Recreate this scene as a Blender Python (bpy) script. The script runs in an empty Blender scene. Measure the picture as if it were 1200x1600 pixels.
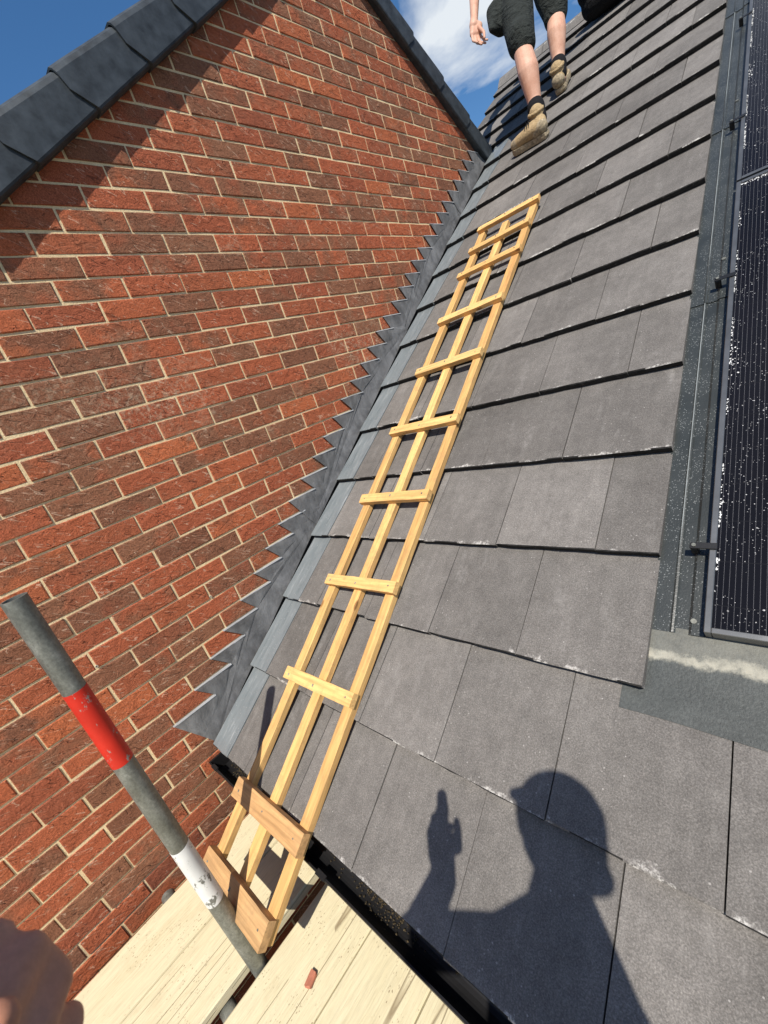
import bpy, bmesh, math, random
from mathutils import Vector, Matrix, noise as mnoise
random.seed(7)
SC = bpy.context.scene
COL = SC.collection
R = math.radians

# ------------------------------------------------------------------ camera
CAM = Vector((1.7780338, -0.5161285, -0.5625089))
RIGHT = Vector((0.70919042, 0.63666995, -0.30282061))
DOWN = Vector((-0.00767092, -0.42252873, -0.90631707))
FWD = Vector((-0.70497525, 0.6450743, -0.29476948))
FPX = 647.265                       # focal length in pixels of the 1200 px wide photograph
cd = bpy.data.cameras.new('camera')
cam = bpy.data.objects.new('camera', cd); COL.objects.link(cam)
cd.sensor_fit = 'HORIZONTAL'; cd.sensor_width = 36.0; cd.lens = 36.0 * FPX / 1200.0
cd.clip_start = 0.01; cd.clip_end = 3000
m = Matrix.Identity(4)
for i in range(3):
    m[i][0] = RIGHT[i]; m[i][1] = -DOWN[i]; m[i][2] = -FWD[i]; m[i][3] = CAM[i]
cam.matrix_world = m
cd.dof.use_dof = True; cd.dof.focus_distance = 3.0; cd.dof.aperture_fstop = 15.0
SC.camera = cam
SC.render.resolution_x = 768; SC.render.resolution_y = 1024

def pix(X):
    d = Vector(X) - CAM
    z = d.dot(FWD)
    return (600 + FPX * d.dot(RIGHT) / z, 800 + FPX * d.dot(DOWN) / z, z)
def ray(px, py, D):                 # world point seen at a photograph pixel, D metres deep
    return CAM + D * (FWD + RIGHT * ((px - 600) / FPX) + DOWN * ((py - 800) / FPX))

# ------------------------------------------------------------------ light
SUN = Vector((0.350831, -0.480900, 0.803525))
W = bpy.data.worlds.new('World'); SC.world = W; W.use_nodes = True
nt = W.node_tree; nt.nodes.clear()
out = nt.nodes.new('ShaderNodeOutputWorld'); bg = nt.nodes.new('ShaderNodeBackground')
sky = nt.nodes.new('ShaderNodeTexSky'); sky.sky_type = 'NISHITA'; sky.sun_disc = False
sky.sun_elevation = math.asin(SUN.z); sky.sun_rotation = math.atan2(SUN.x, SUN.y)
sky.altitude = 50; sky.air_density = 1.0; sky.dust_density = 0.3; sky.ozone_density = 2.5
bg.inputs['Strength'].default_value = 0.085
tc = nt.nodes.new('ShaderNodeTexCoord')
sep = nt.nodes.new('ShaderNodeSeparateXYZ'); nt.links.new(tc.outputs['Generated'], sep.inputs[0])
zz = nt.nodes.new('ShaderNodeMath'); zz.operation = 'MAXIMUM'; nt.links.new(sep.outputs['Z'], zz.inputs[0]); zz.inputs[1].default_value = 0.0
za = nt.nodes.new('ShaderNodeMath'); za.operation = 'ADD'; nt.links.new(zz.outputs[0], za.inputs[0]); za.inputs[1].default_value = 0.18
dv = nt.nodes.new('ShaderNodeVectorMath'); dv.operation = 'DIVIDE'
nt.links.new(tc.outputs['Generated'], dv.inputs[0])
cmb = nt.nodes.new('ShaderNodeCombineXYZ')
for i in range(2): nt.links.new(za.outputs[0], cmb.inputs[i])
cmb.inputs[2].default_value = 1.0
nt.links.new(cmb.outputs[0], dv.inputs[1])
mp = nt.nodes.new('ShaderNodeMapping'); nt.links.new(dv.outputs[0], mp.inputs[0])
mp.inputs['Location'].default_value = (3.1, 1.7, 0.0); mp.inputs['Scale'].default_value = (1.0, 1.0, 0.3)
cn = nt.nodes.new('ShaderNodeTexNoise'); nt.links.new(mp.outputs[0], cn.inputs['Vector'])
cn.inputs['Scale'].default_value = 1.9; cn.inputs['Detail'].default_value = 7; cn.inputs['Roughness'].default_value = 0.55; cn.inputs['Distortion'].default_value = 0.4
cr = nt.nodes.new('ShaderNodeValToRGB'); nt.links.new(cn.outputs['Fac'], cr.inputs[0])
cr.color_ramp.elements[0].position = 0.50; cr.color_ramp.elements[0].color = (0, 0, 0, 1)
cr.color_ramp.elements[1].position = 0.68; cr.color_ramp.elements[1].color = (1, 1, 1, 1)
mx = nt.nodes.new('ShaderNodeMixRGB'); nt.links.new(cr.outputs[0], mx.inputs[0])
hs = nt.nodes.new('ShaderNodeHueSaturation'); hs.inputs['Saturation'].default_value = 1.24; hs.inputs['Value'].default_value = 1.24; nt.links.new(sky.outputs[0], hs.inputs['Color'])
nt.links.new(hs.outputs[0], mx.inputs[1]); mx.inputs[2].default_value = (7.3, 7.8, 8.3, 1)
nt.links.new(mx.outputs[0], bg.inputs['Color']); nt.links.new(bg.outputs[0], out.inputs[0])
sl = bpy.data.lights.new('sun', 'SUN'); so = bpy.data.objects.new('sun', sl); COL.objects.link(so)
sl.energy = 4.8; sl.angle = R(0.53); sl.color = (1.0, 0.935, 0.835)
so.rotation_euler = (-SUN).to_track_quat('-Z', 'Y').to_euler(); so.location = (4, -6, 9)
SC.cycles.max_bounces = 5; SC.cycles.diffuse_bounces = 3; SC.cycles.glossy_bounces = 2; SC.cycles.caustics_reflective = False; SC.cycles.caustics_refractive = False
vs = SC.view_settings
vs.view_transform = 'Standard'; vs.look = 'None'; vs.gamma = 1.0; vs.exposure = 0.36; vs.use_curve_mapping = False

# ------------------------------------------------------------------ helpers
def link(o, parent=None, world=None):
    COL.objects.link(o)
    w = world if world is not None else Matrix.Identity(4)
    if parent is not None:
        o.parent = parent
        o.matrix_parent_inverse = PW[parent.name].inverted()
    o.matrix_basis = w
    PW[o.name] = w.copy()
    return o
PW = {}
def mesh(name, verts, faces, mat, smooth=False):
    me = bpy.data.meshes.new(name)
    me.from_pydata([tuple(v) for v in verts], [], faces); me.update()
    me.materials.append(mat)
    if smooth:
        for p in me.polygons: p.use_smooth = True
    return me
def obj(name, me, parent=None, world=None):
    return link(bpy.data.objects.new(name, me), parent, world)
def thing(name, label, cat, world=None, group=None):
    o = bpy.data.objects.new(name, None); o.empty_display_size = 0.1
    link(o, None, world)
    tag(o, label, cat, group)
    return o
def tag(o, label, cat, group=None):
    o['label'] = label; o['category'] = cat
    if group: o['group'] = group
    return o
def T(x, y, z): return Matrix.Translation((x, y, z))
def boxv(x0, x1, y0, y1, z0, z1):
    return [(x0,y0,z0),(x1,y0,z0),(x1,y1,z0),(x0,y1,z0),(x0,y0,z1),(x1,y0,z1),(x1,y1,z1),(x0,y1,z1)]
BOXF = [(0,3,2,1),(4,5,6,7),(0,1,5,4),(1,2,6,5),(2,3,7,6),(3,0,4,7)]
def box(x0, x1, y0, y1, z0, z1, name, mat, bev=0.0, jit=0.0):
    if bev <= 0: return mesh(name, boxv(x0,x1,y0,y1,z0,z1), BOXF, mat)
    bm = bmesh.new()
    vs_ = [bm.verts.new(v) for v in boxv(x0,x1,y0,y1,z0,z1)]
    for f in BOXF: bm.faces.new([vs_[i] for i in f])
    bmesh.ops.bevel(bm, geom=bm.edges[:], offset=bev, segments=1, affect='EDGES', profile=0.5)
    if jit:
        for v in bm.verts: v.co += Vector((random.uniform(-jit,jit), random.uniform(-jit,jit), random.uniform(-jit,jit)))
    me = bpy.data.meshes.new(name); bm.to_mesh(me); bm.free(); me.materials.append(mat)
    return me
def plank(lx, ly, lz, axis, name, mat, rnd, seg=14, jit=0.0012):
    """rough-sawn timber, long side along x or y, corner at the local centre line"""
    L = lx if axis == 'x' else ly; wid = ly if axis == 'x' else lx
    sec = [(-.5,.06),(-.44,0),(.44,0),(.5,.06),(.5,.94),(.45,1),(-.45,1),(-.5,.94)]
    V = []; ox = rnd.uniform(0, 50)
    for i in range(seg+1):
        u = L*i/seg
        bow = 0.0022*mnoise.noise(Vector((u*1.3, ox, 0.5))); wv = 1 + 0.025*mnoise.noise(Vector((u*5, ox, 2.5)))
        for a, b in sec:
            w = a*wid*wv + bow + rnd.uniform(-jit, jit)*.5; h = b*lz*(1 + 0.02*mnoise.noise(Vector((u*4, ox, 7)))) + (rnd.uniform(-jit, jit)*.5 if b > .5 else 0)
            V.append((u - L/2, w, h) if axis == 'x' else (w, u, h))
    k = 8; F = [tuple(range(k)), tuple(range(seg*k, seg*k+k))[::-1]]
    for j in range(seg): F += [(j*k+i, (j+1)*k+i, (j+1)*k+(i+1)%k, j*k+(i+1)%k) for i in range(k)]
    me = mesh(name, V, F, mat)
    bm = bmesh.new(); bm.from_mesh(me); bmesh.ops.recalc_face_normals(bm, faces=bm.faces[:]); bm.to_mesh(me); bm.free()
    return me
def extrude_poly(pts, d0, d1, name, mat, axis='x'):
    """closed polygon pts (u,v) extruded along an axis from d0 to d1"""
    n = len(pts)
    def P(d, u, v): return (d,u,v) if axis == 'x' else ((u,d,v) if axis == 'y' else (u,v,d))
    V = [P(d0,*p) for p in pts] + [P(d1,*p) for p in pts]
    F = [tuple(range(n))[::-1], tuple(range(n, 2*n))] + [(i, (i+1)%n, n+(i+1)%n, n+i) for i in range(n)]
    me = mesh(name, V, F, mat)
    bm = bmesh.new(); bm.from_mesh(me); bmesh.ops.recalc_face_normals(bm, faces=bm.faces[:])
    bm.to_mesh(me); bm.free()
    return me
def tube(p0, p1, r, name, mat, seg=24, wall=0.0):
    p0 = Vector(p0); p1 = Vector(p1); ax = (p1-p0).normalized()
    a = ax.orthogonal().normalized(); b = ax.cross(a)
    rings = [(p0,r),(p1,r)]
    if wall: rings += [(p1,r-wall),(p0,r-wall)]
    V = []; F = []
    for c, rr in rings:
        for i in range(seg):
            t = 2*math.pi*i/seg; V.append(c + rr*(math.cos(t)*a + math.sin(t)*b))
    k = len(rings)
    for j in range(k if wall else k-1):
        for i in range(seg):
            F.append((j*seg+i, j*seg+(i+1)%seg, ((j+1)%k)*seg+(i+1)%seg, ((j+1)%k)*seg+i))
    if not wall: F += [tuple(range(seg))[::-1], tuple(range(seg, 2*seg))]
    me = mesh(name, V, F, mat, True)
    bm = bmesh.new(); bm.from_mesh(me); bmesh.ops.recalc_face_normals(bm, faces=bm.faces[:])
    for e in bm.edges:
        if len(e.link_faces) == 2 and e.calc_face_angle(0) > 0.7: e.smooth = False
    bm.to_mesh(me); bm.free()
    return me
def blob(name, hulls, voxel, mat, parent=None, smooth=4, world=None):
    """one continuous surface from hulls of spheres [(centre, radius), ...], fused by a voxel remesh"""
    bm = bmesh.new()
    dirs = []
    for i in range(11):
        ph = math.pi*i/10
        nseg = 1 if i in (0,10) else 18
        for j in range(nseg):
            th = 2*math.pi*j/nseg
            dirs.append(Vector((math.sin(ph)*math.cos(th), math.sin(ph)*math.sin(th), math.cos(ph))))
    for h in hulls:
        vv = [bm.verts.new(Vector(c) + r*d) for c, r in h for d in dirs]
        res = bmesh.ops.convex_hull(bm, input=vv)
        dead = [g for g in set(res['geom_interior'] + res['geom_unused']) if isinstance(g, bmesh.types.BMVert)]
        bmesh.ops.delete(bm, geom=dead, context='VERTS')
    me = bpy.data.meshes.new(name); bm.to_mesh(me); bm.free()
    tmp = bpy.data.objects.new('tmp', me); COL.objects.link(tmp)
    md = tmp.modifiers.new('r', 'REMESH'); md.mode = 'VOXEL'; md.voxel_size = voxel
    ms = tmp.modifiers.new('s', 'SMOOTH'); ms.iterations = smooth; ms.factor = 0.5
    dg = bpy.context.evaluated_depsgraph_get()
    me2 = bpy.data.meshes.new_from_object(tmp.evaluated_get(dg)); me2.name = name
    bpy.data.objects.remove(tmp); bpy.data.meshes.remove(me)
    me2.materials.clear(); me2.materials.append(mat)
    for p in me2.polygons: p.use_smooth = True
    return obj(name, me2, parent, world)

# ------------------------------------------------------------------ materials
class Mat:
    def __init__(self, name, rough=0.8, metal=0.0, spec=0.3):
        self.m = bpy.data.materials.new(name); self.m.use_nodes = True
        self.nt = self.m.node_tree
        self.b = self.nt.nodes['Principled BSDF']
        self.b.inputs['Roughness'].default_value = rough; self.b.inputs['Metallic'].default_value = metal
        self.b.inputs['Specular IOR Level'].default_value = spec
        self.geo = self.nt.nodes.new('ShaderNodeNewGeometry')
        self.pos = self.geo.outputs['Position']
    def set(self, sock, v):
        if isinstance(v, bpy.types.NodeSocket): self.nt.links.new(v, sock)
        else: sock.default_value = v
    def node(self, t, **kw):
        n = self.nt.nodes.new(t)
        for k, v in kw.items(): setattr(n, k, v)
        return n
    def math(self, op, a, b=None, c=None, clamp=False):
        n = self.node('ShaderNodeMath', operation=op); n.use_clamp = clamp
        for i, v in enumerate((a, b, c)):
            if v is not None: self.set(n.inputs[i], v)
        return n.outputs[0]
    def vmath(self, op, a, b=None):
        n = self.node('ShaderNodeVectorMath', operation=op)
        for i, v in enumerate((a, b)):
            if v is not None: self.set(n.inputs[i], v)
        return n.outputs[0]
    def mapping(self, v, scale=(1,1,1), rot=(0,0,0), loc=(0,0,0)):
        n = self.node('ShaderNodeMapping'); self.set(n.inputs[0], v)
        n.inputs['Scale'].default_value = scale; n.inputs['Rotation'].default_value = rot; n.inputs['Location'].default_value = loc
        return n.outputs[0]
    def noise(self, v, scale, detail=3, rough=0.5, dist=0.0):
        n = self.node('ShaderNodeTexNoise'); self.set(n.inputs['Vector'], v)
        n.inputs['Scale'].default_value = scale; n.inputs['Detail'].default_value = detail
        n.inputs['Roughness'].default_value = rough; n.inputs['Distortion'].default_value = dist
        return n.outputs['Fac']
    def voro(self, v, scale, feat='F1', rnd=1.0):
        n = self.node('ShaderNodeTexVoronoi', feature=feat); self.set(n.inputs['Vector'], v)
        n.inputs['Scale'].default_value = scale; n.inputs['Randomness'].default_value = rnd
        return n
    def ramp(self, f, stops, interp='LINEAR'):
        n = self.node('ShaderNodeValToRGB'); self.set(n.inputs[0], f)
        cr = n.color_ramp; cr.interpolation = interp
        while len(cr.elements) > 1: cr.elements.remove(cr.elements[-1])
        for i, (p, c) in enumerate(stops):
            e = cr.elements[0] if i == 0 else cr.elements.new(p)
            e.position = p
            e.color = (c, c, c, 1) if isinstance(c, (int, float)) else (*c, 1)
        return n.outputs[0]
    def mix(self, f, a, b, mode='MIX'):
        n = self.node('ShaderNodeMixRGB', blend_type=mode)
        self.set(n.inputs[0], f)
        for i, v in ((1, a), (2, b)):
            if isinstance(v, tuple) and len(v) == 3: v = (*v, 1)
            self.set(n.inputs[i], v)
        return n.outputs[0]
    def color(self, c): self.set(self.b.inputs['Base Color'], (*c, 1) if isinstance(c, tuple) else c); return self
    def rough(self, v): self.set(self.b.inputs['Roughness'], v); return self
    def bump(self, h, strength=0.5, dist=0.002):
        n = self.node('ShaderNodeBump'); n.inputs['Strength'].default_value = strength; n.inputs['Distance'].default_value = dist
        self.set(n.inputs['Height'], h); self.nt.links.new(n.outputs[0], self.b.inputs['Normal']); return self
    def lines(self, v, scale, width, detail=2, dist=0.6, centre=0.5):
        n = self.noise(v, scale, detail, 0.5, dist)
        d = self.math('ABSOLUTE', self.math('SUBTRACT', n, centre))
        return self.math('SUBTRACT', 1.0, self.math('DIVIDE', d, width, clamp=True), clamp=True)

def m_brick():
    M = Mat('brick_clay', 0.9, spec=0.15)
    s = M.node('ShaderNodeSeparateXYZ'); M.set(s.inputs[0], M.pos)
    row = M.math('FLOOR', M.math('DIVIDE', s.outputs['Z'], 0.075))
    par = M.math('PINGPONG', row, 1.0)
    colm = M.math('FLOOR', M.math('ADD', M.math('DIVIDE', s.outputs['Y'], 0.225), M.math('MULTIPLY', par, 0.5)))
    cb = M.node('ShaderNodeCombineXYZ'); M.set(cb.inputs[0], row); M.set(cb.inputs[1], colm); cb.inputs[2].default_value = 3.7
    wn = M.node('ShaderNodeTexWhiteNoise', noise_dimensions='3D'); M.set(wn.inputs['Vector'], cb.outputs[0])
    off = M.vmath('SCALE', wn.outputs['Color']); off.node.inputs['Scale'].default_value = 17.0
    p = M.vmath('ADD', M.pos, off)
    red = M.ramp(wn.outputs['Value'], [(0.0,(0.385,0.108,0.052)),(0.25,(0.31,0.090,0.047)),(0.5,(0.41,0.116,0.053)),(0.75,(0.27,0.084,0.046)),(1.0,(0.44,0.130,0.056))])
    brown = M.ramp(wn.outputs['Value'], [(0.0,(0.25,0.112,0.064)),(1.0,(0.205,0.088,0.052))])
    sc = M.node('ShaderNodeSeparateColor'); M.set(sc.inputs[0], wn.outputs['Color'])
    two = M.noise(p, 8.0, 3, 0.6)
    thr = M.math('ADD', M.math('MULTIPLY', sc.outputs['Green'], 0.85), -0.02)
    isb = M.math('MULTIPLY', M.math('SUBTRACT', M.math('ADD', M.math('MULTIPLY', two, 1.25), -0.17), thr), 3.2, clamp=True)
    base = M.mix(isb, red, brown)
    grain = M.noise(p, 230, 4, 0.75)
    base = M.mix(0.55, base, M.mix(1.0, base, M.ramp(grain, [(0.3,0.12),(0.5,1.0),(0.7,2.1)]), 'MULTIPLY'))
    def streak(rot, loc, scale, width, thin, centre, mscale, mthr, dist):
        q = M.mapping(M.mapping(p, (1,1,1), (R(rot),0,0), loc), (1, thin, 1))
        l = M.lines(q, scale, width, 2.0, dist, centre)
        return M.math('MULTIPLY', l, M.math('GREATER_THAN', M.noise(p, mscale, 2), mthr))
    cre = streak(24, (0,0,0), 34, 0.010, 0.22, 0.5, 20, 0.50, 0.3)
    cre2 = streak(-34, (4,2,7), 30, 0.008, 0.20, 0.52, 23, 0.55, 0.3)
    wht = streak(33, (1,9,3), 38, 0.011, 0.18, 0.5, 26, 0.50, 0.25)
    pit = M.math('LESS_THAN', M.voro(p, 130).outputs['Distance'], 0.16)
    dark = M.math('MAXIMUM', M.math('MAXIMUM', cre, cre2), M.math('MULTIPLY', pit, 0.6))
    base = M.mix(M.math('MULTIPLY', dark, 0.6), base, (0.07, 0.03, 0.022))
    base = M.mix(M.math('MULTIPLY', wht, 0.6), base, (0.66, 0.47, 0.34))
    # lime bloom smeared over some bricks
    eff = M.ramp(M.noise(M.mapping(M.pos, (1, 1, 2.2)), 2.1, 5, 0.7), [(0.60, 0.0), (0.76, 0.9)])
    eff = M.math('MULTIPLY', eff, M.ramp(M.noise(p, 60, 4, 0.7), [(0.42, 0.0), (0.68, 0.8)]))
    band = M.math('SUBTRACT', 1.0, M.math('DIVIDE', M.math('ABSOLUTE', M.math('ADD', M.math('ADD', s.outputs['Z'], 0.36), M.math('MULTIPLY', M.math('SUBTRACT', two, 0.5), 0.3))), 0.20), clamp=True)
    band = M.math('MULTIPLY', band, M.ramp(M.noise(M.pos, 1.4, 2), [(0.42,0.0),(0.6,1.0)]))
    eff = M.math('MAXIMUM', eff, M.math('MULTIPLY', band, M.ramp(M.noise(p, 48, 5, 0.8), [(0.48, 0.0), (0.68, 0.8)])))
    base = M.mix(eff, base, (0.55, 0.44, 0.31))
    M.color(base)
    rum = M.noise(M.mapping(p, (1, 0.8, 1.4), (R(25),0,0)), 26, 3, 0.6, 1.0)
    h = M.math('ADD', M.math('MULTIPLY', rum, 1.3), M.math('MULTIPLY', grain, 0.55))
    h = M.math('SUBTRACT', h, M.math('MULTIPLY', cre, 0.8))
    M.bump(h, 0.9, 0.0045)
    return M.m
def m_mortar():
    M = Mat('mortar', 0.95, spec=0.1)
    n = M.noise(M.pos, 9, 4, 0.6); f = M.noise(M.pos, 220, 3, 0.7)
    c = M.ramp(n, [(0.3,(0.66,0.51,0.30)),(0.7,(0.83,0.66,0.405))])
    c = M.mix(0.5, c, M.mix(1.0, c, M.ramp(f, [(0.3,0.6),(0.7,1.3)]), 'MULTIPLY'))
    M.color(c).bump(M.math('ADD', M.math('MULTIPLY', n, 0.6), f), 0.8, 0.003)
    return M.m
def m_tile():
    M = Mat('tile_concrete', 0.8, spec=0.25)
    oi = M.node('ShaderNodeObjectInfo')
    p = M.pos
    big = M.noise(p, 3.2, 4, 0.6); mid = M.noise(p, 24, 4, 0.65); fine = M.noise(p, 330, 3, 0.75)
    c = M.ramp(big, [(0.3,(0.118,0.110,0.103)),(0.7,(0.168,0.157,0.147))])
    c = M.mix(1.0, c, M.ramp(oi.outputs['Random'], [(0,0.80),(0.5,1.0),(1,1.17)]), 'MULTIPLY')
    off = M.node('ShaderNodeCombineXYZ'); M.set(off.inputs[0], M.math('MULTIPLY', oi.outputs['Random'], 31.0)); M.set(off.inputs[1], M.math('MULTIPLY', oi.outputs['Random'], 17.0))
    p = M.vmath('ADD', M.pos, off.outputs[0])
    stk = M.noise(M.mapping(p, (9, 0.7, 0.7)), 5, 3, 0.6)
    c = M.mix(0.22, c, M.mix(1.0, c, M.ramp(stk, [(0.3,0.72),(0.7,1.3)]), 'MULTIPLY'))
    c = M.mix(0.6, c, M.mix(1.0, c, M.ramp(fine, [(0.28,0.25),(0.52,1.0),(0.75,2.2)]), 'MULTIPLY'))
    c = M.mix(0.5, c, M.mix(1.0, c, M.ramp(mid, [(0.3,0.75),(0.7,1.25)]), 'MULTIPLY'))
    # pale scuffs dragged down the slope, and small lime specks
    sc = M.ramp(M.noise(M.mapping(p, (5, 1.0, 1.0)), 3.5, 4, 0.65), [(0.56,0.0),(0.78,0.6)])
    sc = M.math('MULTIPLY', sc, M.ramp(M.noise(p, 45, 4, 0.8), [(0.4,0.0),(0.7,1.0)]))
    c = M.mix(sc, c, (0.34, 0.325, 0.31))
    sp = M.math('LESS_THAN', M.voro(p, 48).outputs['Distance'], 0.085)
    sp = M.math('MULTIPLY', sp, M.math('GREATER_THAN', M.noise(p, 6, 2), 0.52))
    c = M.mix(M.math('MULTIPLY', sp, 0.5), c, (0.45, 0.43, 0.41))
    tcn = M.node('ShaderNodeTexCoord'); so_ = M.node('ShaderNodeSeparateXYZ'); M.set(so_.inputs[0], tcn.outputs['Object'])
    lime = M.math('SUBTRACT', M.noise(p, 13, 5, 0.75), M.math('MULTIPLY', M.math('ABSOLUTE', so_.outputs['Y']), 9.0))
    lime = M.math('MULTIPLY', M.ramp(lime, [(0.47,0.0),(0.56,0.8)]), M.ramp(M.noise(p, 120, 4, 0.8), [(0.42,0.0),(0.55,1.0)]))
    c = M.mix(lime, c, (0.58, 0.56, 0.53))
    M.color(c)
    M.bump(M.math('ADD', fine, M.math('MULTIPLY', mid, 0.7)), 0.6, 0.0018)
    return M.m
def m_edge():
    M = Mat('tile_dark_edge', 0.9, spec=0.1)
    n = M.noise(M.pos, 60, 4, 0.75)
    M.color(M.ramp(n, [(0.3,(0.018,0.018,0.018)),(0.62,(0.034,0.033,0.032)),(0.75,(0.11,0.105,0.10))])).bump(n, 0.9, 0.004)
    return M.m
def m_simple(name, col, rough=0.6, metal=0.0, spec=0.3, var=0.2, scale=12, bump=0.2, bscale=120, bdist=0.001):
    M = Mat(name, rough, metal, spec)
    n = M.noise(M.pos, scale, 4, 0.6)
    c = M.mix(1.0, (*col, 1), M.ramp(n, [(0.3, 1-var), (0.7, 1+var)]), 'MULTIPLY')
    M.color(c)
    if bump: M.bump(M.noise(M.pos, bscale, 3, 0.6), bump, bdist)
    return M.m
def m_lead():
    M = Mat('lead_sheet', 0.5, 0.35, 0.4)
    a = M.noise(M.pos, 7, 5, 0.65, 0.5); b = M.noise(M.mapping(M.pos, (1, 1, 0.35)), 30, 4, 0.6)
    c = M.ramp(a, [(0.28,(0.10,0.10,0.102)),(0.5,(0.18,0.18,0.182)),(0.75,(0.27,0.27,0.272))])
    c = M.mix(0.6, c, M.mix(1.0, c, M.ramp(b, [(0.3,0.7),(0.7,1.35)]), 'MULTIPLY'))
    M.color(c).rough(M.ramp(b, [(0.3,0.42),(0.7,0.62)]))
    M.bump(M.math('ADD', a, M.math('MULTIPLY', b, 0.3)), 0.55, 0.012)
    return M.m
def m_soaker():
    M = Mat('grey_plastic_soaker', 0.3, 0.0, 0.6)
    a = M.noise(M.mapping(M.pos, (8, 1.2, 1.2)), 6, 5, 0.7)
    c = M.ramp(a, [(0.3,(0.125,0.145,0.155)),(0.6,(0.18,0.20,0.21)),(0.8,(0.38,0.40,0.41))])
    f = M.math('LESS_THAN', M.voro(M.pos, 70).outputs['Distance'], 0.12)
    c = M.mix(M.math('MULTIPLY', f, 0.4), c, (0.5, 0.5, 0.5))
    M.color(c).rough(M.ramp(a, [(0.3,0.25),(0.7,0.45)])).bump(a, 0.15, 0.004)
    return M.m
def m_timber(name, c0, c1, axis, rough=0.75, knots=True):
    M = Mat(name, rough, spec=0.2)
    oi = M.node('ShaderNodeObjectInfo')
    tcn = M.node('ShaderNodeTexCoord')
    off = M.node('ShaderNodeCombineXYZ')
    for i in range(3): M.set(off.inputs[i], M.math('MULTIPLY', oi.outputs['Random'], 7.0 + 3*i))
    p = M.vmath('ADD', tcn.outputs['Object'], off.outputs[0])
    s = [1, 1, 1]; s['xyz'.index(axis)] = 0.06
    g = M.noise(M.mapping(p, tuple(s)), 90, 4, 0.6, 0.4)
    big = M.noise(M.mapping(p, tuple(s)), 16, 3, 0.5)
    c = M.mix(M.ramp(big, [(0.3,0.0),(0.7,1.0)]), c0, c1)
    c = M.mix(1.0, c, M.ramp(oi.outputs['Random'], [(0, 0.88), (1, 1.1)]), 'MULTIPLY')
    c = M.mix(0.55, c, M.mix(1.0, c, M.ramp(g, [(0.3,0.45),(0.65,1.25)]), 'MULTIPLY'))
    blot = M.ramp(M.noise(p, 21, 4, 0.7), [(0.5,0.0),(0.72,0.5)])
    c = M.mix(blot, c, (0.33,0.20,0.10))
    if knots:
        k = M.voro(M.mapping(p, tuple(x*0.6 + 0.4 for x in s)), 9).outputs['Distance']
        c = M.mix(M.ramp(k, [(0.06,0.8),(0.10,0.0)]), c, (0.20, 0.095, 0.035))
    M.color(c).bump(g, 0.35, 0.0012)
    return M.m
def m_board():
    M = Mat('scaffold_board_timber', 0.85, spec=0.15)
    oi = M.node('ShaderNodeObjectInfo')
    off = M.node('ShaderNodeCombineXYZ')
    for i in range(3): M.set(off.inputs[i], M.math('MULTIPLY', oi.outputs['Random'], 7.0 + 3*i))
    p = M.vmath('ADD', M.pos, off.outputs[0])
    g = M.noise(M.mapping(p, (1, 0.06, 1)), 260, 4, 0.65, 0.2)
    w = M.noise(M.mapping(p, (1, 0.09, 1)), 28, 3, 0.5, 0.6)
    c = M.ramp(w, [(0.3,(0.575,0.51,0.335)),(0.6,(0.605,0.54,0.365)),(0.8,(0.63,0.57,0.39))])
    c = M.mix(0.5, c, M.mix(1.0, c, M.ramp(g, [(0.28,0.66),(0.6,1.10)]), 'MULTIPLY'))
    cr = M.lines(M.mapping(p, (1, 0.02, 1)), 10, 0.006, 1, 0.2)
    cr = M.math('MULTIPLY', cr, M.math('GREATER_THAN', M.noise(M.mapping(p, (1, .3, 1)), 7, 2), 0.47))
    c = M.mix(M.math('MULTIPLY', cr, 0.75), c, (0.16, 0.11, 0.06))
    d = M.math('LESS_THAN', M.math('ADD', M.voro(M.mapping(p, (1.7, 0.8, 1)), 95).outputs['Distance'], M.math('MULTIPLY', M.math('SUBTRACT', M.noise(p, 150, 2), 0.5), 0.5)), 0.17)
    d = M.math('MULTIPLY', d, M.ramp(M.noise(p, 9, 3), [(0.47,0.0),(0.60,0.8)]))
    c = M.mix(d, c, (0.20, 0.14, 0.085))
    st = M.ramp(M.noise(M.mapping(p,(1,.5,1)), 9, 5, 0.75), [(0.55,0.0),(0.8,0.4)])
    c = M.mix(st, c, (0.36, 0.27, 0.15))
    M.color(c).bump(M.math('SUBTRACT', M.math('MULTIPLY', g, 0.6), M.math('ADD', cr, d)), 0.7, 0.002)
    return M.m
def m_steel():
    M = Mat('galvanised_steel', 0.5, 0.55, 0.4)
    a = M.noise(M.mapping(M.pos, (1,1,0.5)), 22, 5, 0.7); b = M.noise(M.pos, 150, 3, 0.7)
    c = M.ramp(a, [(0.3,(0.135,0.138,0.122)),(0.55,(0.225,0.23,0.205)),(0.8,(0.40,0.40,0.36))])
    c = M.mix(0.6, c, M.mix(1.0, c, M.ramp(b, [(0.3,0.6),(0.7,1.35)]), 'MULTIPLY'))
    ce = M.ramp(M.noise(M.mapping(M.pos,(1,1,0.7),(0,0,0),(3,1,2)), 15, 4, 0.75), [(0.66,0.0),(0.7,0.6)])
    c = M.mix(ce, c, (0.42, 0.38, 0.30))
    M.color(c).rough(M.ramp(a, [(0.3,0.42),(0.7,0.66)])).bump(b, 0.3, 0.0008)
    return M.m
def m_paint(name, col, wear=(0.3,0.3,0.27), thr=0.66):
    M = Mat(name, 0.5, 0.0, 0.35)
    a = M.noise(M.mapping(M.pos,(1,1,0.6)), 40, 5, 0.75); b = M.noise(M.pos, 8, 3)
    c = M.mix(1.0, (*col,1), M.ramp(b, [(0.3,0.78),(0.7,1.15)]), 'MULTIPLY')
    c = M.mix(M.ramp(a, [(thr,0.0),(thr+0.05,1.0)]), c, wear)
    M.color(c).bump(a, 0.25, 0.001)
    return M.m
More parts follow.
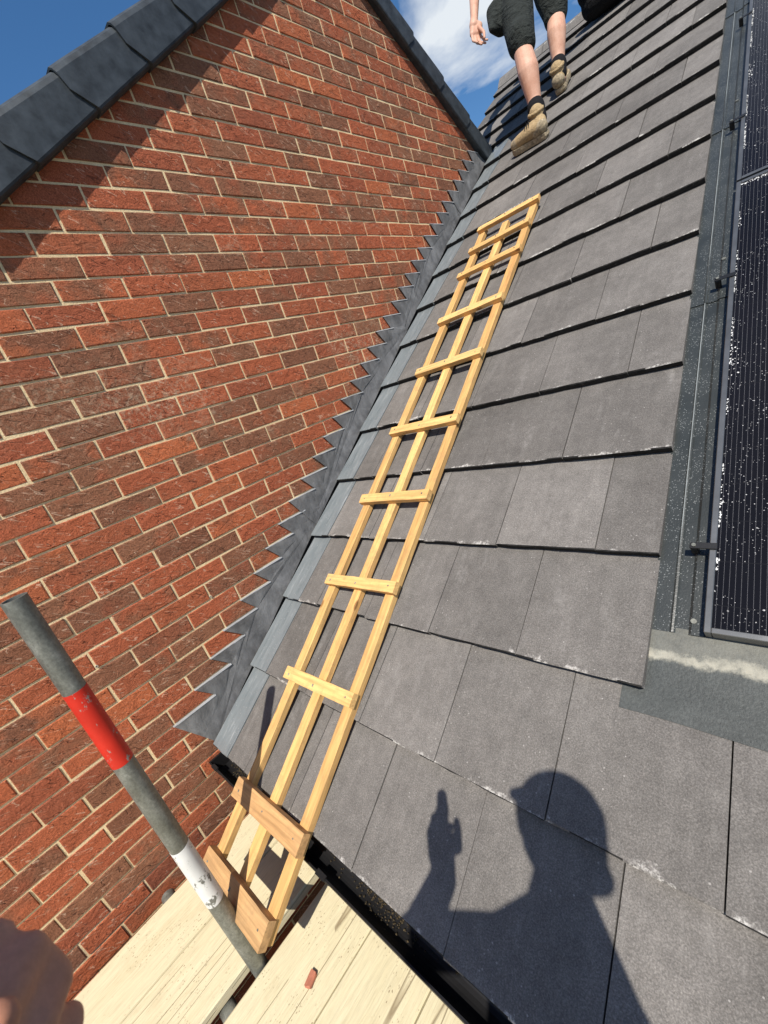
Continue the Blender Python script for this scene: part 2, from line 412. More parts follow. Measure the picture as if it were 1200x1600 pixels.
def m_cells():
    M = Mat('solar_glass', 0.2, 0.0, 0.12)
    tcn = M.node('ShaderNodeTexCoord')
    s = M.node('ShaderNodeSeparateXYZ'); M.set(s.inputs[0], tcn.outputs['Object'])
    def stripe(v, per, wid):
        f = M.math('FRACT', M.math('DIVIDE', v, per))
        d = M.math('ABSOLUTE', M.math('SUBTRACT', f, 0.5))
        return M.math('LESS_THAN', d, wid/per/2)
    wire = stripe(s.outputs['X'], 0.0101, 0.0005)
    cell = stripe(s.outputs['Y'], 0.105, 0.0014)
    cellx = stripe(s.outputs['X'], 0.182, 0.002)
    n = M.noise(M.pos, 2.0, 2)
    c = M.ramp(n, [(0.3,(0.006,0.006,0.008)),(0.7,(0.009,0.009,0.012))])
    c = M.mix(M.math('MULTIPLY', wire, 0.4), c, (0.30,0.30,0.32))
    c = M.mix(M.math('MAXIMUM', cell, cellx), c, (0.014,0.014,0.016))
    v = M.voro(M.mapping(M.pos, (1,1,1)), 150)
    big = M.voro(M.mapping(M.pos, (1,1,1), (0,0,0), (3,5,1)), 38)
    warp = M.math('MULTIPLY', M.math('SUBTRACT', M.noise(M.pos, 200, 2), 0.5), 0.4)
    d1 = M.math('LESS_THAN', M.math('ADD', v.outputs['Distance'], warp), 0.135)
    d1 = M.math('MULTIPLY', d1, M.math('GREATER_THAN', M.noise(M.pos, 11, 3), 0.46))
    d2 = M.math('LESS_THAN', M.math('ADD', big.outputs['Distance'], M.math('MULTIPLY', warp, 0.6)), 0.06)
    dirt = M.math('MAXIMUM', d1, d2)
    c = M.mix(M.math('MULTIPLY', dirt, M.ramp(M.noise(M.pos, 60, 2), [(0.35,0.12),(0.65,0.85)])), c, (0.62,0.62,0.62))
    M.color(c).rough(M.math('ADD', 0.12, M.math('MULTIPLY', dirt, 0.7)))
    return M.m
def m_tray():
    M = Mat('dark_flashing_tray', 0.38, 0.0, 0.5)
    n = M.noise(M.pos, 8, 4, 0.6)
    c = M.ramp(n, [(0.3,(0.022,0.026,0.026)),(0.7,(0.040,0.045,0.044))])
    v = M.voro(M.pos, 190); d = M.math('LESS_THAN', M.math('ADD', v.outputs['Distance'], M.math('MULTIPLY', M.math('SUBTRACT', M.noise(M.pos, 330, 2), 0.5), 0.5)), 0.22)
    d = M.math('MULTIPLY', d, M.math('GREATER_THAN', M.noise(M.pos, 16, 3), 0.40))
    c = M.mix(M.math('MULTIPLY', d, 0.38), c, (0.40,0.42,0.42))
    M.color(c).bump(M.math('ADD', M.noise(M.pos, 260, 2), M.math('MULTIPLY', d, 1.5)), 0.4, 0.001)
    return M.m
def m_apron():
    M = Mat('apron_lead', 0.62, 0.1, 0.3)
    tcn = M.node('ShaderNodeTexCoord')
    s = M.node('ShaderNodeSeparateXYZ'); M.set(s.inputs[0], tcn.outputs['Object'])
    n = M.noise(M.pos, 6, 5, 0.65); f = M.noise(M.pos, 170, 3, 0.75)
    c = M.ramp(n, [(0.3,(0.042,0.047,0.047)),(0.7,(0.076,0.083,0.081))])
    c = M.mix(0.6, c, M.mix(1.0, c, M.ramp(f, [(0.3,0.6),(0.7,1.4)]), 'MULTIPLY'))
    # mortar dust swept along the foot of the array
    dw = M.math('ADD', s.outputs['Y'], M.math('MULTIPLY', M.math('SUBTRACT', M.noise(M.pos, 14, 6, 0.75), 0.5), 0.075))
    dust = M.ramp(dw, [(0.124,0.0),(0.137,0.58),(0.146,0.54),(0.157,0.15),(0.3,0.2)])
    dust = M.math('MULTIPLY', dust, M.ramp(M.noise(M.pos, 35, 5, 0.75), [(0.25,0.45),(0.55,1.0)]))
    c = M.mix(dust, c, (0.58,0.55,0.45))
    M.color(c).rough(M.math('ADD', 0.55, M.math('MULTIPLY', dust, 0.4))).bump(M.math('ADD', f, M.math('MULTIPLY', n, 2.0)), 0.4, 0.003)
    return M.m
def m_skin(name, c0, c1):
    M = Mat(name, 0.55, 0.0, 0.35)
    M.b.inputs['Subsurface Weight'].default_value = 0.0
    M.b.inputs['Subsurface Radius'].default_value = (0.01, 0.004, 0.002)
    n = M.noise(M.pos, 14, 4, 0.6); f = M.noise(M.pos, 240, 3, 0.7)
    c = M.mix(M.ramp(n, [(0.35,0.0),(0.65,1.0)]), c0, c1)
    c = M.mix(0.4, c, M.mix(1.0, c, M.ramp(f, [(0.3,0.75),(0.7,1.15)]), 'MULTIPLY'))
    M.color(c).bump(f, 0.15, 0.001)
    return M.m
def m_cloth(name, col, scale=18, dist=0.045):
    M = Mat(name, 0.9, 0.0, 0.15)
    w = M.noise(M.mapping(M.pos, (1,1,1.7), (0.5,0.3,0.2)), scale, 4, 0.55, 1.2)
    c = M.mix(1.0, (*col,1), M.ramp(w, [(0.3,0.75),(0.7,1.25)]), 'MULTIPLY')
    M.color(c).bump(w, 0.6, dist)
    return M.m

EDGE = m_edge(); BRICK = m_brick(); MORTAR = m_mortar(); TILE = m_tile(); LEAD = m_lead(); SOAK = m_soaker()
LEADEDGE = m_simple('lead_edge', (0.48,0.49,0.50), 0.45, 0.3, var=0.15)
VERGE = m_simple('verge_plastic', (0.033,0.040,0.047), 0.55, 0, 0.35, var=0.5, scale=17, bump=0.25, bscale=25, bdist=0.004)
BLACKP = m_simple('black_plastic', (0.012,0.012,0.013), 0.4, 0, 0.4, var=0.2)
FASCIA = m_simple('fascia_board', (0.02,0.02,0.021), 0.5, var=0.1)
BATTEN = m_timber('batten_timber', (0.57,0.315,0.115), (0.70,0.445,0.175), 'y')
RUNGW = m_timber('rung_timber', (0.60,0.345,0.125), (0.73,0.475,0.195), 'x')
OLDRUNG = m_timber('weathered_rung', (0.42,0.235,0.10), (0.55,0.335,0.155), 'x')
BOARD = m_board(); STEEL = m_steel()
REDP = m_paint('red_paint', (0.60,0.028,0.014), (0.30,0.27,0.23), 0.60)
WHITEP = m_paint('white_paint', (0.72,0.72,0.70), (0.16,0.16,0.14), 0.545)
CELLS = m_cells(); TRAY = m_tray(); APRON = m_apron()
FRAME = m_simple('panel_frame', (0.16,0.163,0.165), 0.36, 0.7, 0.5, var=0.2, bump=0.1)
DUSTW = m_simple('white_debris', (0.75,0.75,0.74), 0.9, var=0.1)
RIBL = m_simple('tray_fold', (0.22,0.24,0.24), 0.45, var=0.2)
CHIP = m_simple('brick_chip_clay', (0.42,0.16,0.10), 0.9, var=0.25, scale=60, bump=0.5)
DIRT = m_simple('debris_brown', (0.06,0.045,0.025), 0.95, var=0.6, scale=70, bump=0.9, bscale=90, bdist=0.004)
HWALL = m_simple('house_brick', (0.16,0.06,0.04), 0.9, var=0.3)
GROUND = m_simple('ground_soil', (0.06,0.05,0.035), 0.95, var=0.4, scale=2)
SKIN = m_skin('skin_light', (0.50,0.265,0.18), (0.62,0.37,0.27))
SKIN2 = m_skin('skin_tan', (0.54,0.25,0.155), (0.66,0.34,0.23))
SHORTS = m_cloth('shorts_cloth', (0.026,0.030,0.028)); SOCK = m_cloth('sock_knit', (0.012,0.012,0.014), 90, 0.004)
SHIRT = m_cloth('shirt_cloth', (0.03,0.035,0.05)); TROUS = m_cloth('trouser_cloth', (0.04,0.042,0.045))
BOOT = m_cloth('boot_suede', (0.36,0.265,0.15), 60, 0.008); SOLE = m_simple('boot_sole', (0.30,0.245,0.165), 0.85, var=0.5, scale=70, bump=0.6, bscale=90, bdist=0.004)
CAPC = m_cloth('cap_cloth', (0.02,0.02,0.022), 60, 0.003); HAIR = m_cloth('hair', (0.03,0.018,0.01), 120, 0.004)
BAGC = m_cloth('bag_nylon', (0.010,0.010,0.011), 14, 0.03); STONE = m_simple('galv_end', (0.42,0.38,0.30), 0.8, var=0.3, scale=60)

# ------------------------------------------------------------------ roof frame: x along the eaves, t up the slope, h above it
TH = 0.60769152; Y0 = -0.25224958; Z0 = -1.75040899; G = 0.3283068; TK = 0.025
UP = Vector((0, math.cos(TH), math.sin(TH))); NR = Vector((0, -math.sin(TH), math.cos(TH)))
RM = T(0, Y0, Z0) @ Matrix.Rotation(TH, 4, 'X')
def rp(x, t, h=0.0): return Vector((x, Y0, Z0)) + t*UP + h*NR
def RT(x, t, h=0.0): return RM @ T(x, t, h)
def zroof(y): return Z0 + (y - Y0)*math.tan(TH)

# ------------------------------------------------------------------ ground
g = obj('ground', mesh('ground', [(-900,-900,-6.8),(900,-900,-6.8),(900,900,-6.8),(-900,900,-6.8)], [(0,1,2,3)], GROUND)); g['kind'] = 'structure'

# ------------------------------------------------------------------ brick gable wall
TL, TR = 0.705, 0.66                       # slopes of the two verges
def zl(y): return 0.588 + TL*(y - 0.368)   # underside of the left verge
def zr(y): return 1.161 - TR*(y - 2.786)
YA = (1.161 + TR*2.786 - 0.588 + TL*0.368)/(TL + TR); ZA = zl(YA)
wall = thing('gable_wall', 'red and brown brick gable wall with pale mortar joints, left of the tiled roof', 'wall', T(0, 0.2, -6.8))
YL = -4.2
poly = [(YL, -6.8), (5.6, -6.8), (5.6, zr(5.6)+.05), (YA, ZA+.07), (YL, zl(YL)+.05)]
obj('mortar', extrude_poly(poly, -0.22, -0.0028, 'mortar', MORTAR), wall)
def clip(poly, a, b, c):                   # keep a*y + b*z <= c
    o = []
    for i in range(len(poly)):
        p, q = poly[i], poly[(i+1)%len(poly)]
        dp = a*p[0]+b*p[1]-c; dq = a*q[0]+b*q[1]-c
        if dp <= 0: o.append(p)
        if (dp < 0 < dq) or (dq < 0 < dp):
            t = dp/(dp-dq); o.append((p[0]+t*(q[0]-p[0]), p[1]+t*(q[1]-p[1])))
    return o
def brick_geo(pl, rnd, proud, cx, cz):
    """prism with softened, slightly uneven front arris; pl around (cx,cz)"""
    pts = []
    for i in range(len(pl)):               # add points along the long sides
        p, q = pl[i], pl[(i+1)%len(pl)]
        L = math.hypot(q[0]-p[0], q[1]-p[1]); k = 3 if L > 0.15 else (2 if L > 0.08 else 1)
        for j in range(k): pts.append((p[0]+(q[0]-p[0])*j/k, p[1]+(q[1]-p[1])*j/k))
    n = len(pts); my = sum(p[0] for p in pts)/n; mz = sum(p[1] for p in pts)/n
    V = []
    for y, z in pts: V.append((-0.03, y-cx, z-cz))
    for y, z in pts:
        j = rnd.uniform(-.0011,.0011); V.append((proud-0.0022, y-cx+j, z-cz+rnd.uniform(-.0012,.0012)))
    for y, z in pts:
        d = math.hypot(y-my, z-mz)+1e-6; ins = 0.0012+rnd.uniform(0,.0022)
        yy = y - math.copysign(min(ins, abs(y-my)*.5), y-my); zz_ = z - math.copysign(min(ins, abs(z-mz)*.5), z-mz)
        V.append((proud + rnd.uniform(-.0008,.0008), yy-cx, zz_-cz))
    F = [(i, (i+1)%n, n+(i+1)%n, n+i) for i in range(n)] + [(n+i, n+(i+1)%n, 2*n+(i+1)%n, 2*n+i) for i in range(n)] + [tuple(range(2*n, 3*n))]
    return V, F
rb = random.Random(3)
variants = []
for k in range(14):
    V, F = brick_geo([(-.1085,-.0332),(.1085,-.0332),(.1085,.0332),(-.1085,.0332)], rb, rb.uniform(-.001,.002), 0, 0)
    variants.append(mesh('brick', V, F, BRICK))
cands = []
for r in range(-24, 46):
    zb = -r*0.075
    for c in range(-20, 27):
        s = c + (0.5 if r % 2 else 0.0)
        yc = (s + 0.5)*0.225; zc = zb + 0.0375
        pl = [(yc-.1085, zc-.0332), (yc+.1085, zc-.0332), (yc+.1085, zc+.0332), (yc-.1085, zc+.0332)]
        full = True
        for a, b, cc in ((-TL, 1, zl(0)+.045), (TR, 1, zr(0)+.045)):
            p2 = clip(pl, a, b, cc)
            if len(p2) != len(pl) or p2 != pl: full = False
            pl = p2
            if len(pl) < 3: break
        if len(pl) < 3: continue
        ar = 0.5*abs(sum(pl[i][0]*pl[(i+1)%len(pl)][1]-pl[(i+1)%len(pl)][0]*pl[i][1] for i in range(len(pl))))
        if ar < 0.0006 or yc < YL+.1 or yc > 5.4: continue
        P = [pix((0, y, z)) for y, z in pl]
        vis = min(p[2] for p in P) > 0.1
        area = 0
        if vis:
            area = 0.5*abs(sum(P[i][0]*P[(i+1)%len(P)][1]-P[(i+1)%len(P)][0]*P[i][1] for i in range(len(P))))
            cxp = sum(p[0] for p in P)/len(P); cyp = sum(p[1] for p in P)/len(P)
            if not (-25 < cxp < 1200 and -25 < cyp < 1625): area = 0
            if zc < zroof(yc) + 0.09 and yc > -0.28: area = 0
            if zc < -2.28: area = 0
        cands.append((area, yc, zc, pl, full))
cands.sort(key=lambda t: -t[0])
SV, SF = [], []
for i, (area, yc, zc, pl, full) in enumerate(cands):
    if i < 300 and area > 0:
        if full:
            obj('brick', variants[i % 14], wall, T(rb.uniform(-.0008,.0014), yc + rb.uniform(-.0015,.0015), zc + rb.uniform(-.0012,.0012)) @ Matrix.Rotation(rb.uniform(-.006,.006), 4, 'X'))
        else:
            V, F = brick_geo(pl, rb, 0.0, yc, zc)
            obj('brick', mesh('brick', V, F, BRICK), wall, T(0, yc, zc))
    else:
        dy = rb.uniform(-.0015,.0015) if full else 0
        V, F = brick_geo(pl, rb, rb.uniform(-.001,.002), 0, 0)
        o_ = len(SV); SV += [(a, b+dy, c) for a, b, c in V]; SF += [tuple(j+o_ for j in f) for f in F]
bs = obj('remaining_bricks', mesh('remaining_bricks', SV, SF, BRICK), wall); bs['kind'] = 'stuff'
# two plastic weep vents standing in perpend joints
for (s_, r_) in ((-2, 16), (0, 16)):
    wv = tube((-0.01, s_*.225+.002, -r_*.075+.012), (0.004, s_*.225+.002, -r_*.075+.012), 0.005, 'weep_vent', STONE, 10, 0.002)
    obj('weep_vent', wv, wall)

# gable roof slabs behind the verges
groof = thing('gable_roof', 'dark roof slopes above the brick gable, behind the verge caps', 'roof', T(-1, YA, ZA))
for sgn, yy in ((1, YL), (-1, 3.42)):
    if sgn > 0: pts = [(YL, zl(YL)+.06), (YA, ZA+.06), (YA, ZA+.11), (YL, zl(YL)+.11)]
    else: pts = [(YA, ZA+.06), (3.5, zr(3.5)+.06), (3.5, zr(3.5)+.11), (YA, ZA+.11)]
    obj('roof_slope', extrude_poly(pts, -4.0, -0.03, 'roof_slope', VERGE), groof)

# verge caps: folded plastic section, one object per unit
def verge_run(name, label, y_start, z_start, dirv, nrm, L, count, first):
    th_ = thing(name, label, 'verge', T(0.03, y_start, z_start))
    d = Vector(dirv).normalized(); nn = Vector(nrm).normalized()
    sec = [(-0.045,0.000),(0.030,-0.004),(0.041,0.000),(0.044,0.006),(0.0435,0.066),(0.042,0.112),(0.035,0.128),(0.022,0.138),(-0.10,0.142),(-0.10,0.136),(0.020,0.132),(0.030,0.124),(0.036,0.110),(0.0375,0.066),(0.037,0.010),(-0.045,0.006)]
    for k in range(count):
        a = y_start, z_start
        o0 = Vector((0, y_start, z_start)) + d*(first + k*L)
        V = []; nsec = len(sec)
        for (s, lift, sk) in ((-0.012, 0.0085, 1), (0.06, 0.0075, 1), (L*0.97, 0.0, 1), (L+0.06, -0.003, 1)):
            for (x, h) in sec:
                skew = 0 if s > 0 else (0.038*(0.066-h)/0.066 if h < 0.066 else 0.012*(h-0.066)/0.07)
                V.append(Vector((x + lift*0.9, 0, 0)) + o0 + d*(s + skew) + nn*(h + lift*(1 if h > .03 else -0.6)))
        F = []
        for j in range(3):
            for i in range(nsec): F.append((j*nsec+i, j*nsec+(i+1)%nsec, (j+1)*nsec+(i+1)%nsec, (j+1)*nsec+i))
        F += [tuple(range(nsec))[::-1], tuple(range(3*nsec, 4*nsec))]
        me = mesh('verge_cap', V, F, VERGE)
        bm = bmesh.new(); bm.from_mesh(me); bmesh.ops.recalc_face_normals(bm, faces=bm.faces[:]); bm.to_mesh(me); bm.free()
        obj('verge_cap', me, th_)
    return th_
ULEN = 0.274*math.sqrt(1+TL*TL)
n0 = -13
verge_run('verge_caps', 'row of dark grey stepped verge caps along the left slope of the gable', 0.094+0.274*n0, zl(0.094+0.274*n0), (0,1,TL), (0,-TL,1), ULEN, 19, 0.0)
UL2 = 0.274*math.sqrt(1+TR*TR)
yv = 3.395
verge_run('verge_caps', 'row of dark grey verge caps along the right slope, ending at the roof valley', yv, zr(yv), (0,-1,TR), (0,TR,1), UL2, 5, 0.0)

# ------------------------------------------------------------------ stepped lead flashing (one object per lapped sheet)
flash = thing('step_flashing', 'grey lead step flashing cut in saw teeth up the brick wall', 'flashing', T(0.005, -0.25, -1.76))
rl = random.Random(5)
teeth = []
for r in range(21, -12, -1):
    k = 20 - r
    yl = -0.224 + 0.1080*k + rl.uniform(-.008,.008); yr = -0.054 + 0.1075*k + rl.uniform(-.006,.006)
    if r == 21: yl = -0.345
    teeth.append((r, yl, yr, -r*0.075 - 0.002))
groups = [[t for t in teeth if t[0] >= 14], [t for t in teeth if 4 <= t[0] < 14], [t for t in teeth if -6 <= t[0] < 4], [t for t in teeth if t[0] < -6]]
xlev = [0.007, 0.0095, 0.007, 0.0095]
for gi, gt in enumerate(groups):
    top = []; folds = []
    for (r, yl, yr, z) in gt:
        top.append((yl, z)); top.append((yr, z))
        folds.append((yl, yr, z))
    ys = -0.243 if gi == 0 else gt[0][1] + 0.045
    ye = 3.40 if gi == 3 else gt[-1][2] + 0.115
    low_s = (ys, zroof(ys) - 0.012) if gi == 0 else (ys + 0.045, zroof(ys+.045) + 0.002)
    low_e = (ye, zroof(ye) + 0.0)
    pl = [low_s, low_e] + [(ye - 0.015, min(zroof(ye)+.1, top[-1][1]))] + top[::-1]
    # build as a subdivided, gently beaten sheet
    bm = bmesh.new()
    vv = [bm.verts.new((0, y, z)) for y, z in pl]
    f = bm.faces.new(vv); f.normal_update()
    bmesh.ops.triangulate(bm, faces=[f])
    bmesh.ops.subdivide_edges(bm, edges=[e for e in bm.edges if e.calc_length() > 0.12], cuts=2)
    bmesh.ops.triangulate(bm, faces=bm.faces[:])
    for v in bm.verts:
        hroof = v.co.z - zroof(v.co.y)
        out_ = 0.010*max(0, 1 - max(hroof, 0)/0.05)
        v.co.x = xlev[gi] + out_ + 0.0035*mnoise.noise(Vector((v.co.y*9, v.co.z*9, 3.3))) + 0.002
    tipset = {(round(y,4), round(z,4)) for y, z in top}
    for v in bm.verts:
        if (round(v.co.y,4), round(v.co.z,4)) in tipset: v.co.x = xlev[gi] - 0.002 + rl.uniform(0, .004)
    ret = bmesh.ops.extrude_face_region(bm, geom=bm.faces[:])
    for v in [e for e in ret['geom'] if isinstance(e, bmesh.types.BMVert)]: v.co.x += 0.002
    bmesh.ops.recalc_face_normals(bm, faces=bm.faces[:])
    me = bpy.data.meshes.new('lead_sheet'); bm.to_mesh(me); bm.free(); me.materials.append(LEAD)
    sh = obj('lead_sheet', me, flash)
    V, F = [], []
    for (yl, yr, z) in folds:
        bend = rl.uniform(0.0, 0.003)
        xa = xlev[gi]
        bx = [(-0.012, yl, z-.002), (xa+.003, yl, z-.002), (xa+.0055+bend, yr-.002, z-.002), (-0.012, yr, z-.002),
              (-0.012, yl, z+.001), (xa+.002, yl-.003, z+.0025), (xa+.0045+bend, yr-.002, z+.0025), (-0.012, yr, z+.001)]
        o_ = len(V); V += bx; F += [tuple(j+o_ for j in q) for q in BOXF]
    obj('turned_edge', mesh('turned_edge', V, F, LEADEDGE), sh)

# ------------------------------------------------------------------ tiled roof
roof = thing('tiled_roof', 'sloping roof of large flat grey tiles beside the brick gable', 'roof', RT(0.8, 0, 0))
def tile_geo(w, seed, cover=G, lap=0.07, left_chip=True):
    rr = random.Random(seed); nx = max(2, int(round(w/0.05)))
    rows = [(0.0, 0), (0.0035, 1), (cover, 2), (cover+lap, 3)]
    V = []
    # top surface rows
    def top_h(t): return TK*(1 - t/cover) - 0.001 if t <= cover else -0.001 - 0.01*(t-cover)/lap
    for (t, ri) in rows:
        for i in range(nx+1):
            x = w*i/nx
            tt = t + (rr.uniform(-.0012, .0012) if ri == 0 else 0) ; hh = top_h(t) - (0.0022 + rr.uniform(0, .0014) if ri == 0 else 0)
            if ri == 0 and rr.random() < 0.12: tt += rr.uniform(.001, .004); hh -= rr.uniform(.001, .003)
            V.append((x, tt, hh))
    nb = len(V)
    for t in (0.002, cover+lap):
        for i in range(nx+1):
            x = w*i/nx
            V.append((x, t + (rr.uniform(0, .0015) if t < .1 else 0), (0.0008 + rr.uniform(0,.0006)) if t < .1 else top_h(cover+lap) - 0.012))
    k = nx+1; F = []
    for j in range(3):
        for i in range(nx): F.append((j*k+i, j*k+i+1, (j+1)*k+i+1, (j+1)*k+i))
    for i in range(nx):
        F.append((nb+i, nb+i+1, i+1, i)); F.append((nb+k+i+1, nb+k+i, 3*k+i, 3*k+i+1)); F.append((nb+i+1, nb+i, nb+k+i, nb+k+i+1))
    F.append((0, k, 2*k, 3*k, nb+k, nb)); F.append((nx, nb+nx, nb+k+nx, 4*k-1, 3*k-1, 2*k-1))
    return V, F
def edged(me):                             # separate near-black colour on the lower edge faces of a tile
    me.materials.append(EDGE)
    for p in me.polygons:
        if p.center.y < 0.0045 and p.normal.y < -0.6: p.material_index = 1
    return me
TW = 0.3035; GAP = 0.0028
tv = {}
def tile_mesh(w, i):
    key = (round(w, 3), i)
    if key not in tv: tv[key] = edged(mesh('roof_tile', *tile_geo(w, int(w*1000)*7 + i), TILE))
    return tv[key]
NC = 19
rt = random.Random(11)
for k in range(NC):
    t = k*G
    base = 0.93 if k % 2 == 0 else 1.082
    xs = [base + TW*j for j in range(-6, 12)]
    x0 = 0.188 if t < 4.58 else -0.33
    x1 = 1.536 if k >= 2 else 4.2
    cuts = [x0] + [x for x in xs if x0 + 0.05 < x < x1 - 0.05] + [x1]
    for a, b in zip(cuts[:-1], cuts[1:]):
        w = b - a - GAP
        me = tile_mesh(w, rt.randrange(6))
        obj('roof_tile', me, roof, RT(a + GAP/2 + rt.uniform(-.0006,.0006), t + rt.uniform(-.002,.002), rt.uniform(0,.0012)) @ Matrix.Rotation(rt.uniform(-.0025,.0025), 4, 'Z') @ Matrix.Rotation(rt.uniform(-.002,.002), 4, 'Y'))
# cut abutment strips beside the flashing
sv = {}
for k in range(14):
    x0 = 0.052
    V, F = tile_geo(0.131, 900+k)
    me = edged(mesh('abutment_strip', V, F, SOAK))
    obj('abutment_strip', me, roof, RT(x0 + rt.uniform(-.003,.003), k*G + rt.uniform(-.003,.003), 0.0005))
# side gutter channel under the strips, roof deck, fascia, ridge
obj('secret_gutter', extrude_poly([(-.004,-.035),(.22,-.035),(.22,-.028),(.012,-.028),(.012,.0),(.006,.0)], 0.0, 4.75, 'secret_gutter', BLACKP, 'y'), roof, RT(0, 0, 0))
obj('roof_deck', box(0.225, 4.2, 0.05, NC*G, -.12, -.04, 'roof_deck', BLACKP), roof, RT(0, 0, 0))
obj('roof_deck', box(-0.30, 0.225, 4.95, NC*G, -.12, -.04, 'roof_deck', BLACKP), roof, RT(0, 0, 0))
obj('fascia', box(0.0, 4.2, -0.195, -0.172, -1.985, -1.80, 'fascia', FASCIA), roof)
obj('soffit', box(0.0, 4.2, -0.17, 0.10, -1.985, -1.972, 'soffit', FASCIA), roof)
rv = []
ridge_t = NC*G - 0.045
for j in range(10):
    a = -0.33 + 0.46*j
    sec = [(-.11,.004),(-.11,.016),(-.02,.040),(.03,.048),(.12,.0),(.12,-.02),(.03,.030),(-.02,.026)]
    obj('ridge_tile', extrude_poly(sec, a, a+.455, 'ridge_tile', TILE), roof, RT(0, ridge_t, 0.0))
# back slope so that the roof is solid
bk = rp(0, ridge_t+.05, -.02)
obj('back_slope', mesh('back_slope', [(-.33,bk.y,bk.z),(4.2,bk.y,bk.z),(4.2,bk.y+5,bk.z-3.4),(-.33,bk.y+5,bk.z-3.4),(-.33,bk.y,bk.z-.06),(4.2,bk.y,bk.z-.06),(4.2,bk.y+5,bk.z-3.46),(-.33,bk.y+5,bk.z-3.46)], BOXF, TILE), roof)
# lower house wall under the eaves
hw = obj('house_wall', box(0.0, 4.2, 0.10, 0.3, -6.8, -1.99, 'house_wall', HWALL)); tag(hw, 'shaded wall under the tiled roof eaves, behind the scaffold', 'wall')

# ------------------------------------------------------------------ gutter
gut = thing('rain_gutter', 'black half round rain gutter along the eaves of the tiled roof', 'gutter', T(1.0, -0.25, -1.82))
yc, zc, rg = -0.2505, -1.815, 0.054
prof = []
for i in range(17):
    a = math.pi + math.pi*i/16; prof.append((yc + rg*math.cos(a), zc + rg*1.05*math.sin(a)))
prof2 = [(yc + (y-yc)*0.94, zc + (z-zc)*0.94) for y, z in prof][::-1]
lip = [(yc-rg-.003, zc+.002), (yc-rg-.002, zc+.007), (yc-rg+.003, zc+.007)]
obj('channel', extrude_poly(lip[::-1] + prof + prof2, 0.025, 4.2, 'channel', BLACKP), gut)
obj('end_cap', extrude_poly(prof + [(yc+rg, zc+.006), (yc-rg, zc+.006)], 0.016, 0.026, 'end_cap', BLACKP), gut)
for xb in (0.075, 0.80, 1.60, 2.4):
    pb = [(yc + (y-yc)*1.07, zc + (z-zc)*1.09) for y, z in prof]
    pi_ = [(yc + (y-yc)*1.005, zc + (z-zc)*1.005) for y, z in prof][::-1]
    lp = [(yc-rg*1.07-.004, zc+.010), (yc-rg+.008, zc+.011), (yc-rg+.008, zc+.0075)]
    br = obj('bracket', extrude_poly(lp[::-1] + pb + pi_, xb-.02, xb+.02, 'bracket', BLACKP), gut)
    obj('bracket_arm', box(xb-.012, xb+.012, yc+rg*.98, -0.196, -1.86, -1.80, 'bracket_arm', BLACKP), br)
# grit and mortar crumbs lying in the gutter
V, F = [], []
rd = random.Random(21)
for i in range(700):
    x = rd.choice([rd.gauss(.16,.05), rd.gauss(.97,.06), rd.gauss(1.0,.05), rd.uniform(.1,1.9)])
    x = max(x, .04); a = rd.gauss(1.62, .13)*math.pi; a = min(max(a, 1.15*math.pi), 1.9*math.pi); rr_ = rg*0.91
    c = Vector((x, yc+rr_*math.cos(a), zc+rr_*math.sin(a)+.001)); s = rd.uniform(.0008,.0035)
    o_ = len(V)
    for dx,dy,dz in ((1,0,0),(-1,0,0),(0,1,0),(0,-1,0),(0,0,1),(0,0,-.3)):
        V.append(c + Vector((dx*s*rd.uniform(.6,1.6), dy*s, dz*s)))
    F += [tuple(o_+j for j in f) for f in ((0,2,4),(2,1,4),(1,3,4),(3,0,4),(2,0,5),(1,2,5),(3,1,5),(0,3,5))]
gr = obj('gutter_grit', mesh('gutter_grit', V, F, DIRT), gut); gr['kind'] = 'stuff'

# ------------------------------------------------------------------ solar array
apr = obj('apron_flashing', mesh('apron_flashing', boxv(0,0,0,0,0,0), BOXF, APRON), None, RT(1.49, 0.605, 0.0045))
bm = bmesh.new()
nx, nt_ = 60, 6
grid = [[None]*(nt_+1) for _ in range(nx+1)]
for i in range(nx+1):
    for j in range(nt_+1):
        x = 2.6*i/nx; t = 0.205*j/nt_
        lo = (0.004*mnoise.noise(Vector((x*5, 0.3, 0.1))) if j == 0 else 0)
        tt = t + lo + 0
        h = TK*(1-(0.605-G+tt)/G)*1.0 + 0.0015 - TK*(1-(0.605-G)/G) + (0.0012*mnoise.noise(Vector((x*7, t*12, 2))) if j else -0.0005)
        if 0.605+tt > 2*G: h = max(h, -0.004)
        grid[i][j] = bm.verts.new((x, tt, h))
for i in range(nx):
    for j in range(nt_): bm.faces.new((grid[i][j], grid[i+1][j], grid[i+1][j+1], grid[i][j+1]))
ret = bmesh.ops.extrude_face_region(bm, geom=bm.faces[:])
for v in [e for e in ret['geom'] if isinstance(e, bmesh.types.BMVert)]: v.co.z -= 0.002
bmesh.ops.recalc_face_normals(bm, faces=bm.faces[:])
me = bpy.data.meshes.new('apron_flashing'); bm.to_mesh(me); bm.free(); me.materials.append(APRON); apr.data = me
tag(apr, 'flat grey lead apron dusted with mortar below the solar panel', 'flashing')

